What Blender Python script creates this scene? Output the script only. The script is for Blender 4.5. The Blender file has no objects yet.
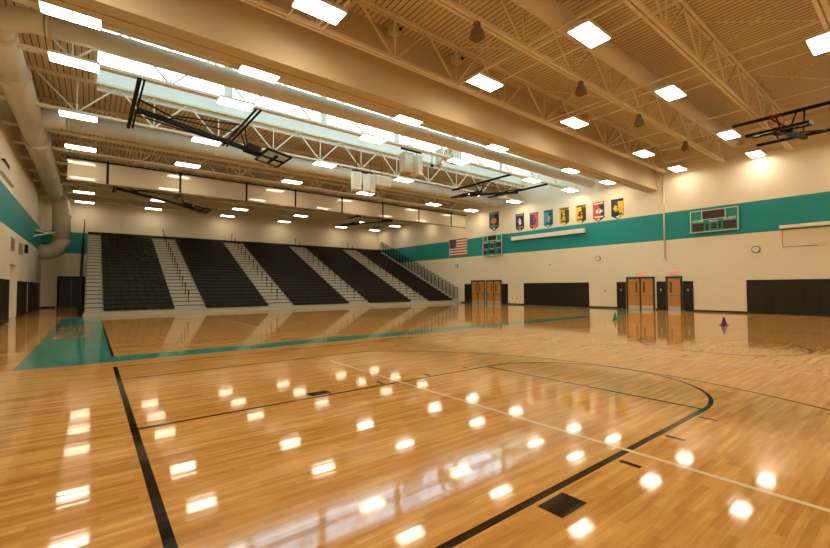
import bpy, bmesh, math, random
from mathutils import Vector, Matrix
random.seed(7)
sc = bpy.context.scene
COL = sc.collection
PI = math.pi
XL, XR, YF, YB = -3.2, 29.35, -6.4, 45.2      # room: left, right, front (behind camera), back (behind bleachers)
ZD = 10.4                                      # underside of the roof deck

# ------------------------------------------------------------------ materials
def mat(name, col, rough=.5, metal=0, spec=.5, emit=None, estr=0, coat=0, alpha=1):
    m = bpy.data.materials.new(name); m.use_nodes = True
    b = m.node_tree.nodes['Principled BSDF']
    b.inputs['Base Color'].default_value = (*col, 1)
    b.inputs['Roughness'].default_value = rough
    b.inputs['Metallic'].default_value = metal
    b.inputs['Specular IOR Level'].default_value = spec
    b.inputs['Coat Weight'].default_value = coat
    if emit:
        b.inputs['Emission Color'].default_value = (*emit, 1)
        b.inputs['Emission Strength'].default_value = estr
    if alpha < 1: b.inputs['Alpha'].default_value = alpha
    return m
def noisy(m, scale=8, amt=.12, bump=0):
    """gentle procedural variation of the base colour (dirt, uneven paint)"""
    nt = m.node_tree; b = nt.nodes['Principled BSDF']
    g = nt.nodes.new('ShaderNodeNewGeometry'); n = nt.nodes.new('ShaderNodeTexNoise')
    n.inputs['Scale'].default_value = scale; n.inputs['Detail'].default_value = 3
    nt.links.new(g.outputs['Position'], n.inputs['Vector'])
    mx = nt.nodes.new('ShaderNodeMix'); mx.data_type = 'RGBA'
    c = b.inputs['Base Color'].default_value
    mx.inputs['A'].default_value = [v*(1-amt) for v in c[:3]]+[1]
    mx.inputs['B'].default_value = [min(1, v*(1+amt)) for v in c[:3]]+[1]
    nt.links.new(n.outputs['Fac'], mx.inputs['Factor']); nt.links.new(mx.outputs['Result'], b.inputs['Base Color'])
    if bump:
        bp = nt.nodes.new('ShaderNodeBump'); bp.inputs['Strength'].default_value = bump; bp.inputs['Distance'].default_value = .01
        nt.links.new(n.outputs['Fac'], bp.inputs['Height']); nt.links.new(bp.outputs['Normal'], b.inputs['Normal'])
    return m

def wall_mat():
    m = mat('painted_block', (.72, .60, .43), .55)
    nt = m.node_tree; b = nt.nodes['Principled BSDF']; L = nt.links.new
    g = nt.nodes.new('ShaderNodeNewGeometry'); s = nt.nodes.new('ShaderNodeSeparateXYZ'); L(g.outputs['Position'], s.inputs[0])
    def cmpn(op, v):
        c = nt.nodes.new('ShaderNodeMath'); c.operation = op; L(s.outputs['Z'], c.inputs[0]); c.inputs[1].default_value = v; return c
    a = cmpn('GREATER_THAN', 4.56); d = cmpn('LESS_THAN', 6.34)
    mu = nt.nodes.new('ShaderNodeMath'); mu.operation = 'MULTIPLY'; L(a.outputs[0], mu.inputs[0]); L(d.outputs[0], mu.inputs[1])
    # concrete block pattern: (x+y, z)
    ad = nt.nodes.new('ShaderNodeMath'); ad.operation = 'ADD'; L(s.outputs['X'], ad.inputs[0]); L(s.outputs['Y'], ad.inputs[1])
    cb = nt.nodes.new('ShaderNodeCombineXYZ'); L(ad.outputs[0], cb.inputs[0]); L(s.outputs['Z'], cb.inputs[1])
    br = nt.nodes.new('ShaderNodeTexBrick'); L(cb.outputs[0], br.inputs['Vector'])
    br.inputs['Scale'].default_value = 1; br.inputs['Brick Width'].default_value = .4; br.inputs['Row Height'].default_value = .2
    br.inputs['Mortar Size'].default_value = .006
    br.inputs['Color1'].default_value = (.80, .71, .54, 1); br.inputs['Color2'].default_value = (.785, .695, .525, 1)
    br.inputs['Mortar'].default_value = (.74, .65, .49, 1)
    mx = nt.nodes.new('ShaderNodeMix'); mx.data_type = 'RGBA'
    L(mu.outputs[0], mx.inputs['Factor']); L(br.outputs['Color'], mx.inputs['A']); mx.inputs['B'].default_value = (.0, .25, .245, 1)
    L(mx.outputs['Result'], b.inputs['Base Color'])
    bp = nt.nodes.new('ShaderNodeBump'); bp.inputs['Strength'].default_value = .15; bp.inputs['Distance'].default_value = .01
    iv = nt.nodes.new('ShaderNodeMath'); iv.operation = 'SUBTRACT'; iv.inputs[0].default_value = 1; L(br.outputs['Fac'], iv.inputs[1])
    L(iv.outputs[0], bp.inputs['Height']); L(bp.outputs['Normal'], b.inputs['Normal'])
    return m

def floor_mat(name, tint=None, mixf=0.0):
    """maple strips running along X under a gloss finish; tint = floor paint over them"""
    m = mat(name, (.6, .35, .12), .06, spec=.38)
    nt = m.node_tree; b = nt.nodes['Principled BSDF']; L = nt.links.new
    g = nt.nodes.new('ShaderNodeNewGeometry')
    def brick(w, h, c1, c2, mort, off):
        mp = nt.nodes.new('ShaderNodeMapping'); mp.inputs['Location'].default_value = off
        L(g.outputs['Position'], mp.inputs['Vector'])
        br = nt.nodes.new('ShaderNodeTexBrick'); L(mp.outputs[0], br.inputs['Vector'])
        br.inputs['Scale'].default_value = 1; br.inputs['Brick Width'].default_value = w; br.inputs['Row Height'].default_value = h
        br.inputs['Mortar Size'].default_value = mort; br.inputs['Color1'].default_value = (*c1, 1); br.inputs['Color2'].default_value = (*c2, 1)
        br.inputs['Mortar'].default_value = (*[v*.55 for v in c1], 1); br.offset = .37; br.offset_frequency = 2; br.squash_frequency = 3; br.squash = 1.3
        br.inputs['Bias'].default_value = -.1
        return br
    b1 = brick(1.1, .057, (.77, .455, .150), (.66, .345, .092), .0006, (0, 0, 0))
    b2 = brick(.62, .057, (1, 1, 1), (.70, .58, .42), 0, (.31, 0, 0))
    n = nt.nodes.new('ShaderNodeTexNoise'); mp = nt.nodes.new('ShaderNodeMapping'); mp.inputs['Scale'].default_value = (.8, 9, 1)
    L(g.outputs['Position'], mp.inputs['Vector']); L(mp.outputs[0], n.inputs['Vector']); n.inputs['Scale'].default_value = 2.2; n.inputs['Detail'].default_value = 4
    rp = nt.nodes.new('ShaderNodeValToRGB'); rp.color_ramp.elements[0].position = .3; rp.color_ramp.elements[1].position = .7
    rp.color_ramp.elements[0].color = (.78, .70, .56, 1); rp.color_ramp.elements[1].color = (1.08, 1.07, 1.05, 1)
    L(n.outputs['Fac'], rp.inputs[0])
    m1 = nt.nodes.new('ShaderNodeMix'); m1.data_type = 'RGBA'; m1.blend_type = 'MULTIPLY'; m1.inputs['Factor'].default_value = .75
    L(b1.outputs['Color'], m1.inputs['A']); L(b2.outputs['Color'], m1.inputs['B'])
    m2 = nt.nodes.new('ShaderNodeMix'); m2.data_type = 'RGBA'; m2.blend_type = 'MULTIPLY'; m2.inputs['Factor'].default_value = .9
    L(m1.outputs['Result'], m2.inputs['A']); L(rp.outputs[0], m2.inputs['B'])
    out = m2.outputs['Result']
    if tint:
        m3 = nt.nodes.new('ShaderNodeMix'); m3.data_type = 'RGBA'; m3.inputs['Factor'].default_value = mixf
        L(out, m3.inputs['A']); m3.inputs['B'].default_value = (*tint, 1); out = m3.outputs['Result']
    L(out, b.inputs['Base Color'])
    # slight cupping of the strips + broad waviness make the reflections wobble
    n2 = nt.nodes.new('ShaderNodeTexNoise'); mq = nt.nodes.new('ShaderNodeMapping'); mq.inputs['Scale'].default_value = (.4, 11, 1)
    L(g.outputs['Position'], mq.inputs['Vector']); L(mq.outputs[0], n2.inputs['Vector']); n2.inputs['Scale'].default_value = 1; n2.inputs['Detail'].default_value = 1
    bp = nt.nodes.new('ShaderNodeBump'); bp.inputs['Strength'].default_value = .27; bp.inputs['Distance'].default_value = .002
    L(n2.outputs['Fac'], bp.inputs['Height']); L(bp.outputs['Normal'], b.inputs['Normal'])
    return m

M = {}
M['wall'] = wall_mat()
M['floor'] = floor_mat('maple_floor')
M['teal_floor'] = floor_mat('teal_floor_paint', (.0, .27, .235), .94)
M['black_floor'] = floor_mat('black_floor_paint', (.004, .004, .004), .99)
M['white_floor'] = floor_mat('white_floor_paint', (.78, .70, .50), .85)
M['teal_line'] = M['teal_floor']
M['deck'] = noisy(mat('deck_paint', (.70, .565, .355), .6), 1.5, .05)
M['groove'] = mat('deck_slot', (.10, .06, .03), .8)
M['steel'] = noisy(mat('cream_steel_paint', (.78, .68, .50), .5), 3, .05)
M['duct'] = noisy(mat('duct_paint', (.66, .58, .44), .45), 2, .06)
M['bulk'] = noisy(mat('bulkhead_paint', (.62, .50, .31), .6), 1, .05)
M['panel'] = mat('white_panel_paint', (.84, .85, .82), .5)
M['black'] = noisy(mat('black_metal', (.012, .010, .008), .6, spec=.15), 6, .2)
M['darkbase'] = mat('dark_vinyl_base', (.02, .015, .012), .4)
M['pad'] = noisy(mat('black_vinyl_pad', (.018, .014, .010), .4, spec=.3), 10, .2)
M['seat'] = noisy(mat('dark_brown_plastic_seat', (.015, .009, .005), .5, spec=.2), 14, .2)
M['tread'] = noisy(mat('grey_tread', (.43, .40, .31), .45), 12, .08)
M['riser'] = mat('tread_riser', (.15, .12, .09), .6)
M['woodtrim'] = noisy(mat('light_brown_edge', (.25, .15, .07), .5), 10, .1)
M['lamp'] = mat('lamp_diffuser', (.9, .9, .9), .5, emit=(1, .87, .66), estr=21)
M['lamp_dim'] = mat('lamp_diffuser_back', (.9, .9, .9), .5, emit=(1, .85, .62), estr=12)
M['lampframe'] = mat('lamp_frame', (.8, .75, .65), .4)
M['doorwood'] = noisy(mat('oak_veneer', (.52, .22, .045), .35), 7, .12)
M['frame'] = mat('dark_bronze_frame', (.025, .017, .012), .4)
M['chrome'] = mat('brushed_steel', (.6, .57, .5), .3, .9)
M['kick'] = mat('kick_plate_steel', (.62, .60, .55), .35, .5)
M['glassdark'] = mat('dark_wired_glass', (.12, .09, .05), .08)
M['white'] = mat('white_paint', (.80, .75, .64), .45)
M['offwhite'] = mat('off_white_case', (.70, .62, .47), .5)
M['speakerw'] = mat('white_speaker_cabinet', (.80, .78, .72), .5)
M['ply'] = noisy(mat('tan_cabinet', (.52, .35, .17), .55), 5, .08)
M['grill'] = mat('speaker_grille', (.17, .13, .08), .7)
M['red'] = mat('red_paint', (.62, .05, .02), .4)
M['exitred'] = mat('exit_lens', (.8, .08, .05), .4, emit=(1, .08, .04), estr=.7)
M['green'] = mat('green_plastic', (.0, .24, .04), .4)
M['purple'] = mat('purple_plastic', (.075, .02, .16), .4)
M['teal'] = mat('teal_board_paint', (.0, .25, .20), .5)
M['display'] = mat('dark_display', (.035, .01, .008), .3)
M['navy'] = mat('navy_cloth', (.03, .03, .10), .8)
M['fl_red'] = mat('red_cloth', (.45, .03, .02), .8)
M['fl_white'] = mat('white_cloth', (.75, .68, .56), .8)
for n, c in dict(b_orange=(.72, .16, .02), b_yellow=(.80, .47, .02), b_purple=(.09, .04, .22), b_blue=(.06, .32, .48), b_green=(.03, .11, .04),
                 b_brown=(.08, .035, .015), b_red=(.65, .07, .03), b_navy=(.025, .035, .09), b_white=(.78, .74, .66), b_black=(.02, .018, .015),
                 b_grey=(.25, .25, .22), b_teal=(.0, .13, .13)).items():
    M[n] = mat(n.replace('b_', 'banner_'), c, .8)

def glass_mat():
    m = bpy.data.materials.new('clear_pane'); m.use_nodes = True; nt = m.node_tree; nt.nodes.clear()
    o = nt.nodes.new('ShaderNodeOutputMaterial'); t = nt.nodes.new('ShaderNodeBsdfTransparent'); gl = nt.nodes.new('ShaderNodeBsdfGlossy')
    gl.inputs['Roughness'].default_value = .03; mx = nt.nodes.new('ShaderNodeMixShader'); mx.inputs[0].default_value = .06
    t.inputs['Color'].default_value = (.96, .98, .97, 1)
    nt.links.new(t.outputs[0], mx.inputs[1]); nt.links.new(gl.outputs[0], mx.inputs[2]); nt.links.new(mx.outputs[0], o.inputs[0]); return m
M['glass'] = glass_mat()
def board_glass():
    m = bpy.data.materials.new('backboard_glass'); m.use_nodes = True; nt = m.node_tree
    b = nt.nodes['Principled BSDF']; b.inputs['Base Color'].default_value = (.62, .68, .58, 1); b.inputs['Roughness'].default_value = .08
    b.inputs['Alpha'].default_value = .6; return m
M['bglass'] = board_glass()
def curtain_mat():
    m = bpy.data.materials.new('curtain_mesh_fabric'); m.use_nodes = True; nt = m.node_tree; nt.nodes.clear()
    o = nt.nodes.new('ShaderNodeOutputMaterial'); t = nt.nodes.new('ShaderNodeBsdfTransparent'); d = nt.nodes.new('ShaderNodeBsdfDiffuse'); tr = nt.nodes.new('ShaderNodeBsdfTranslucent')
    for q in (d, tr): q.inputs['Color'].default_value = (.80, .72, .58, 1)
    a = nt.nodes.new('ShaderNodeMixShader'); a.inputs[0].default_value = .4; c = nt.nodes.new('ShaderNodeMixShader'); c.inputs[0].default_value = .72
    L = nt.links.new; L(d.outputs[0], a.inputs[1]); L(tr.outputs[0], a.inputs[2]); L(t.outputs[0], c.inputs[1]); L(a.outputs[0], c.inputs[2]); L(c.outputs[0], o.inputs[0]); return m
M['curtain'] = curtain_mat()

# ------------------------------------------------------------------ mesh helpers
class MB:
    def __init__(s): s.bm = bmesh.new(); s.mi = 0
    def face(s, pts):
        try:
            f = s.bm.faces.new([s.bm.verts.new(p) for p in pts]); f.material_index = s.mi; return f
        except ValueError: return None
    def hexa(s, v):
        vs = [s.bm.verts.new(p) for p in v]
        for q in ((0,3,2,1), (4,5,6,7), (0,1,5,4), (1,2,6,5), (2,3,7,6), (3,0,4,7)):
            f = s.bm.faces.new([vs[i] for i in q]); f.material_index = s.mi
        return s
    def box(s, a, b):
        x0, y0, z0 = a; x1, y1, z1 = b
        if x0 > x1: x0, x1 = x1, x0
        if y0 > y1: y0, y1 = y1, y0
        if z0 > z1: z0, z1 = z1, z0
        return s.hexa([(x0,y0,z0),(x1,y0,z0),(x1,y1,z0),(x0,y1,z0),(x0,y0,z1),(x1,y0,z1),(x1,y1,z1),(x0,y1,z1)])
    def bar(s, p, q, w, h=None, up=(0,0,1)):
        h = h or w; p = Vector(p); q = Vector(q); d = (q-p).normalized(); u = Vector(up)
        if abs(d.dot(u)) > .98: u = Vector((0,1,0))
        r = d.cross(u).normalized()*w/2; u = r.cross(d).normalized()*h/2
        return s.hexa([p-r-u, p+r-u, p+r+u, p-r+u, q-r-u, q+r-u, q+r+u, q-r+u])
    def tube(s, path, r, seg=12, caps=True):
        pts = [Vector(p) for p in path]; n = len(pts); rs = r if isinstance(r, (list, tuple)) else [r]*n
        rings = []; ref = None
        for i, p in enumerate(pts):
            d = (pts[min(i+1, n-1)]-pts[max(i-1, 0)]).normalized()
            if ref is None: ref = Vector((0,0,1)) if abs(d.z) < .9 else Vector((0,1,0))
            a = (ref - d*ref.dot(d)).normalized(); ref = a; b = d.cross(a)
            rings.append([s.bm.verts.new(p+(a*math.cos(2*PI*k/seg)+b*math.sin(2*PI*k/seg))*rs[i]) for k in range(seg)])
        for i in range(n-1):
            for k in range(seg):
                f = s.bm.faces.new([rings[i][k], rings[i][(k+1) % seg], rings[i+1][(k+1) % seg], rings[i+1][k]]); f.smooth = True; f.material_index = s.mi
        if caps:
            for R_ in (rings[0][::-1], rings[-1]):
                f = s.bm.faces.new(R_); f.material_index = s.mi
        return s
    def prism(s, poly, depth):
        """poly: 3D points of a planar outline, extruded by vector depth"""
        d = Vector(depth); a = [s.bm.verts.new(Vector(p)) for p in poly]; b = [s.bm.verts.new(Vector(p)+d) for p in poly]; n = len(a)
        fs = [s.bm.faces.new(a[::-1]), s.bm.faces.new(b)]
        for i in range(n): fs.append(s.bm.faces.new([a[i], a[(i+1) % n], b[(i+1) % n], b[i]]))
        for f in fs: f.material_index = s.mi
        return s
    def build(s, name, mats, parent=None, loc=None, recalc=True):
        if recalc: bmesh.ops.recalc_face_normals(s.bm, faces=s.bm.faces[:])
        me = bpy.data.meshes.new(name); s.bm.to_mesh(me); s.bm.free()
        for m in (mats if isinstance(mats, (list, tuple)) else [mats]): me.materials.append(m)
        o = bpy.data.objects.new(name, me); COL.objects.link(o)
        if parent: o.parent = parent
        if loc: o.location = loc
        return o
def tag(o, label=None, cat=None, group=None, kind=None):
    if label: o['label'] = label
    if cat: o['category'] = cat
    if group: o['group'] = group
    if kind: o['kind'] = kind
    return o
def thing(name, label, cat, loc=(0,0,0), group=None, rotz=0):
    o = bpy.data.objects.new(name, None); o.empty_display_size = .2; COL.objects.link(o); o.location = loc; o.rotation_euler.z = rotz
    return tag(o, label, cat, group)
def copy_tree(o, loc=None, parent=None):
    c = o.copy(); COL.objects.link(c)
    if parent: c.parent = parent
    if loc is not None: c.location = loc
    for ch in list(o.children): copy_tree(ch, None, c)
    return c
def struct(mb, name, m, label=None):
    o = mb.build(name, m); o['kind'] = 'structure'
    if label: o['label'] = label
    return o
def text_mesh(s, size, name, m, parent, loc, rot, depth=.01, sx=1.0):
    cu = bpy.data.curves.new(name, 'FONT'); cu.body = s; cu.size = size; cu.extrude = depth/2; cu.offset = size*.008; cu.align_x = 'CENTER'; cu.align_y = 'CENTER'
    t = bpy.data.objects.new(name+'_tmp', cu); COL.objects.link(t)
    me = bpy.data.meshes.new_from_object(t); bpy.data.objects.remove(t)
    me.materials.clear(); me.materials.append(m)
    o = bpy.data.objects.new(name, me); COL.objects.link(o); o.location = loc; o.rotation_euler = rot; o.scale = (sx, 1, 1)
    if parent: o.parent = parent
    return o
ORD = ['first','second','third','fourth','fifth','sixth','seventh','eighth','ninth','tenth','eleventh','twelfth','thirteenth','fourteenth','fifteenth','sixteenth']

# ------------------------------------------------------------------ floor with its painted lines
fb = MB()
fb.box((XL-.3, YF-.3, -.2), (XR+.3, YB+.3, 0))
def patch(poly, z, mi):
    fb.mi = mi
    f = fb.face([(x, y, z) for x, y in poly]); return f
def rect(x0, x1, y0, y1, z, mi): patch([(x0,y0),(x1,y0),(x1,y1),(x0,y1)], z, mi)
def arc(cx, cy, r, w, a0, a1, z, mi, n=48):
    for i in range(n):
        t0 = math.radians(a0+(a1-a0)*i/n); t1 = math.radians(a0+(a1-a0)*(i+1)/n)
        patch([(cx+(r-w/2)*math.cos(t0), cy+(r-w/2)*math.sin(t0)), (cx+(r+w/2)*math.cos(t0), cy+(r+w/2)*math.sin(t0)),
               (cx+(r+w/2)*math.cos(t1), cy+(r+w/2)*math.sin(t1)), (cx+(r-w/2)*math.cos(t1), cy+(r-w/2)*math.sin(t1))], z, mi)
T1, T2, T3 = .0006, .0010, .0014
# teal apron of the main court (material 1)
IX0, IX1, IY0, IY1 = .40, 26.0, 11.75, 27.0
OX0, OX1, OY0, OY1 = -1.15, 27.5, 10.93, 28.6
rect(OX0, IX0, OY0, OY1, T1, 1); rect(IX1, OX1, OY0, OY1, T1, 1)
rect(IX0, IX1, OY0, IY0, T1, 1); rect(IX0, IX1, IY1+.75, OY1, T1, 1)
# inner black line of main court
w = .05
rect(IX0, IX0+w, IY0, IY1, T2, 2); rect(IX1-w, IX1, IY0, IY1, T2, 2)
rect(IX0, IX1, IY1-w, IY1, T2, 2)
cyc = 19.4
arc(13.2, cyc, 1.83, .05, 0, 360, T2, 2)
for sx, bx in ((1, IX0), (-1, IX1)):
    fx = bx+sx*5.79
    a0 = -90 if sx > 0 else 90
    rect(min(bx, fx), max(bx, fx), cyc-1.86, cyc-1.81, T2, 2); rect(min(bx, fx), max(bx, fx), cyc+1.81, cyc+1.86, T2, 2)
    rect(fx-.025, fx+.025, cyc-1.83, cyc+1.83, T2, 2); arc(fx, cyc, 1.83, .05, a0, a0+180, T2, 2)
    hx = bx+sx*1.6; arc(hx, cyc, 6.02, .05, a0, a0+180, T2, 2)
    rect(min(bx, hx), max(bx, hx), cyc-6.045, cyc-5.995, T2, 2); rect(min(bx, hx), max(bx, hx), cyc+5.995, cyc+6.045, T2, 2)
rect(13.175, 13.225, IY0, IY1, T2, 2)
# centre emblem: teal script band inside the circle
pts = []
for i in range(25):
    t = i/24; pts.append((11.5+3.6*t, cyc+.25*math.sin(PI*2*t)))
for i in range(24):
    (xa, ya), (xb, yb) = pts[i], pts[i+1]; hw = .45*math.sin(PI*(i+.8)/25)+.1
    patch([(xa, ya-hw), (xb, yb-hw), (xb, yb+hw*.8), (xa, ya+hw*.8)], T3, 1)
for i in range(5): rect(11.9+.65*i, 12.2+.65*i, cyc-.22, cyc+.1, T3+.0004, 0)
# lettering on the left apron shows as wood coloured slabs
for k, (y0, dy) in enumerate(((16.9, .42), (18.0, .42), (19.15, .5), (20.4, .6), (21.8, .7))):
    rect(-.98, .08, y0-.07, y0+dy+.07, T2, 2); rect(-.93, .03, y0, y0+dy, T3, 0)
    if k < 4: rect(-.95+.3*(k % 3), -.75+.3*(k % 3), y0+dy, y0+dy+.6, T3, 0)
# near cross court (lane, circle, arc)
c2 = 3.71
rect(.37, .44, -3.0, 10.2, T2, 2)                                        # baseline
rect(.44, 26.0, 10.12, 10.17, T2+.0002, 2)                               # side line
rect(.44, 6.16, c2+1.80, c2+1.855, T2, 2); rect(.44, 6.16, c2-1.865, c2-1.80, T2, 2)   # lane lines
rect(6.10, 6.15, c2-1.83, c2+1.83, T2+.0002, 2)                           # free throw line
arc(6.13, c2, 1.83, .055, -90, 90, T2, 2, 60)
rect(.44, 5.3, c2+5.0, c2+5.05, T2, 2); rect(.44, 5.3, c2-5.05, c2-5.0, T2, 2)
aa = math.degrees(math.asin(5.025/6.02)); arc(1.98, c2, 6.02, .05, -aa, aa, T2, 2, 90)
for s in (-1, 1):
    def mark(x0, x1, d0, d1):
        y0, y1 = sorted((c2+s*d0, c2+s*d1)); rect(x0, x1, y0, y1, T2, 2)
    mark(2.52, 2.84, 1.90, 2.10)
    for x in (3.72, 4.72, 5.70): mark(x, x+.06, 1.90, 2.08)
arc(13.2, c2, 1.83, .075, 0, 360, T2, 2, 60)
rect(13.175, 13.225, -3, 10.1, T2, 2)
# right-hand half of the cross court
rect(25.96, 26.02, -3.0, 10.2, T2, 2)
rect(20.25, 26.0, c2+1.80, c2+1.85, T2, 2); rect(20.25, 26.0, c2-1.85, c2-1.80, T2, 2); rect(20.25, 20.3, c2-1.83, c2+1.83, T2, 2)
arc(20.27, c2, 1.83, .05, 90, 270, T2, 2, 60); arc(24.42, c2, 6.02, .05, 180-aa, 180+aa, T2, 2, 90)
# pale volleyball lines
rect(4.02, 4.075, -1.0, 8.1, T3, 3); rect(10.0, 10.05, -1.0, 8.1, T3, 3)
rect(4.02, 21.9, -1.05, -1.0, T3, 3); rect(10.05, 21.9, 8.05, 8.1, T2, 3)
for x in (7.0,): arc(x, 24.3, .01, .01, 0, 1, T3, 3, 1)
rect(5.2, 5.25, 15.0, 24.0, T3, 3)
fl = fb.build('floor', [M['floor'], M['teal_floor'], M['black_floor'], M['white_floor']], recalc=False)
fl['kind'] = 'structure'

# ------------------------------------------------------------------ walls, deck, clerestory
H = 14.0
w_ = MB()   # left wall with two recessed entries
AL = [(28.75, 31.2, 2.85)]
y = YF-.3
for y0, y1, z1 in AL:
    w_.box((XL-.3, y, -.1), (XL, y0, H)); w_.box((XL-.3, y0, z1), (XL, y1, H)); y = y1
    w_.box((XL-1.2, y0-.1, -.1), (XL-1.0, y1+.1, z1+.1)); w_.box((XL-1.0, y0-.1, -.1), (XL-.3, y0, z1+.1)); w_.box((XL-1.0, y1, -.1), (XL-.3, y1+.1, z1+.1))
    w_.box((XL-1.0, y0, z1), (XL-.3, y1, z1+.1)); w_.box((XL-1.0, y0, -.2), (XL-.3, y1, 0))
w_.box((XL-.3, y, -.1), (XL, YB+.3, H))
struct(w_, 'wall_left', M['wall'])
struct(MB().box((XR, YF-.3, -.1), (XR+.3, YB+.3, H)), 'wall_right', M['wall'])
struct(MB().box((XL, YB, -.1), (XR, YB+.3, H)), 'wall_back', M['wall'])
struct(MB().box((XL, YF-.3, -.1), (XR, YF, H)), 'wall_front', M['wall'])

def deck(y0, y1, x0, x1, z, mb, p=.2, gw=.03, gd=.06):
    x = x0
    while x < x1-.001:
        xe = min(x+p, x1); a = min(x+p-gw, x1)
        mb.mi = 0; mb.face([(x,y0,z),(x,y1,z),(a,y1,z),(a,y0,z)])
        if a < xe:
            mb.mi = 1
            mb.face([(a,y0,z),(a,y1,z),(a,y1,z+gd),(a,y0,z+gd)]); mb.face([(a,y0,z+gd),(a,y1,z+gd),(xe,y1,z+gd),(xe,y0,z+gd)])
            mb.face([(xe,y0,z+gd),(xe,y1,z+gd),(xe,y1,z),(xe,y0,z)])
        x = xe
    mb.mi = 0; mb.box((x0, y0, z+gd+.02), (x1, y1, z+.3))
MY0, MY1, MX0 = 14.45, 22.2, .06            # raised monitor with clerestory glazing
d = MB()
deck(YF, MY0-.1, XL, XR, ZD, d); deck(MY1+.1, YB, XL, XR, ZD, d); deck(MY0-.1, MY1+.1, XL, MX0-.1, ZD, d)
deck(MY0-.1, MY1+.1, MX0-.1, XR, 13.75, d)
o = d.build('ceiling', [M['deck'], M['groove']], recalc=False); o['kind'] = 'structure'
# bulkhead beneath the near side of the monitor
b = MB(); b.box((XL, 11.37, 8.04), (XR, 11.63, ZD+.05)); b.box((XL, 11.30, 7.90), (XR, 11.74, 8.04)); b.box((XL, 11.80, 7.90), (XR, 12.08, 8.04))
struct(b, 'trim_1', M['bulk'], 'tan bulkhead beam spanning the roof on the near side of the clerestory')
b = MB(); b.box((MX0-.1, 14.35, ZD), (XR, 14.5, 10.9)); b.box((MX0-.1, 14.35, 13.6), (XR, 14.5, 13.8)); b.box((MX0-.1, MY0, ZD), (MX0, MY1, 13.8))
struct(b, 'trim_2', M['panel'], 'curb and end wall of the raised clerestory')
b = MB(); b.box((MX0, MY1, 10.12), (XR, MY1+.12, 11.25)); b.box((MX0, MY1, 13.6), (XR, MY1+.12, 13.8))
struct(b, 'trim_3', M['panel'], 'pale panel band below the clerestory glazing')
def glazing(n, y):
    root = tag(bpy.data.objects.new('window_%d' % n, None), 'long clerestory window band in the raised roof', kind='structure'); COL.objects.link(root); root.location = (0, y, 10.9)
    g = MB(); g.box((MX0, -.01, .03), (XR, .01, 2.72)); g.build('pane', M['glass'], root)
    m = MB(); m.box((MX0, -.04, .0), (XR, .04, .06)); m.box((MX0, -.04, 2.66), (XR, .04, 2.72))
    x = MX0
    k = 0
    while x < XR:
        ww = .04
        m.box((x-ww/2, -.035, 0), (x+ww/2, .035, 2.7)); x += 1.33; k += 1
    m.build('mullion', M['panel'], root)
    for i in range(1, 6):
        xx = MX0+5.3*i-.2; q = MB(); q.box((xx, -.08, 0), (xx+.4, .08, 2.7)); q.build('column_cover', M['panel'], root)
glazing(1, MY1+.06); glazing(2, 14.42)

# skirting
def skirt(n, a, b_): struct(MB().box(a, b_), n, M['darkbase'])
for i, (y0, y1) in enumerate(((-6.4, 9.95), (10.98, 11.6), (13.5, 24.5), (28.4, 45.2))):
    m = MB().box((XR-.02, y0, 0), (XR, y1, .11))
    struct(m, 'baseboard_right' if i == 0 else 'baseboard_right.%03d' % i, M['darkbase'])
yy = YF
for i, (y0, y1, _) in enumerate(AL+[(YB, YB, 0)]):
    struct(MB().box((XL, yy, 0), (XL+.02, y0, .11)), 'baseboard_left' if i == 0 else 'baseboard_left.%03d' % i, M['darkbase']); yy = y1
struct(MB().box((XL, YB-.02, 0), (-2.28, YB, .11)), 'baseboard_back', M['darkbase'])

# ------------------------------------------------------------------ doors
def door_pair(n, ya, yb, leaves, label, parent_none=True):
    """doors in the right wall between ya (near) and yb (far)"""
    root = bpy.data.objects.new('door_%d' % n, None); COL.objects.link(root); root.location = (XR, (ya+yb)/2, 0); root['kind'] = 'structure'; root['label'] = label
    hw = (yb-ya)/2; f = MB()
    f.box((-.06, -hw, 0), (0, -hw+.1, 2.2)); f.box((-.06, hw-.1, 0), (0, hw, 2.2)); f.box((-.06, -hw+.1, 2.08), (0, hw-.1, 2.2))
    if leaves == 2: f.box((-.055, -.045, 0), (0, .045, 2.08))
    f.build('door_frame', M['frame'], root)
    rng = [(-hw+.1, hw-.1)] if leaves == 1 else [(-hw+.1, -.045), (.045, hw-.1)]
    for k, (a, c) in enumerate(rng):
        l = MB().box((-.03, a+.005, .012), (-.005, c-.005, 2.075)).build('door_leaf', M['doorwood'], root)
        MB().box((-.036, a+.02, .02), (-.0302, c-.02, .27)).build('kick_plate', M['kick'], l)
        hinge_far = (k == 1) if leaves == 2 else True
        vy = (c-.30) if False else ((a+.14) if (leaves == 2 and k == 1) else (c-.26))
        MB().box((-.036, vy, 1.15), (-.0302, vy+.13, 1.85)).build('vision_panel', M['glassdark'], l)
        MB().box((-.075, a+.06, 1.0), (-.036, c-.06, 1.055)).box((-.09, a+.06, .99), (-.03, a+.12, 1.07)).build('push_bar', M['chrome'], l)
        MB().box((-.07, a+.35, 1.95), (-.0302, a+.62, 2.0)).build('door_closer', M['chrome'], l)
    return root
door_pair(1, 11.62, 13.45, 2, 'wooden double door with steel kick plates, nearer the single door')
door_pair(2, 10.0, 10.95, 1, 'single wooden door between two black wall pads')
door_pair(3, 24.55, 26.4, 2, 'wooden double door by the bleachers, nearer of the two')
door_pair(4, 26.55, 28.35, 2, 'wooden double door closest to the bleachers')
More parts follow.
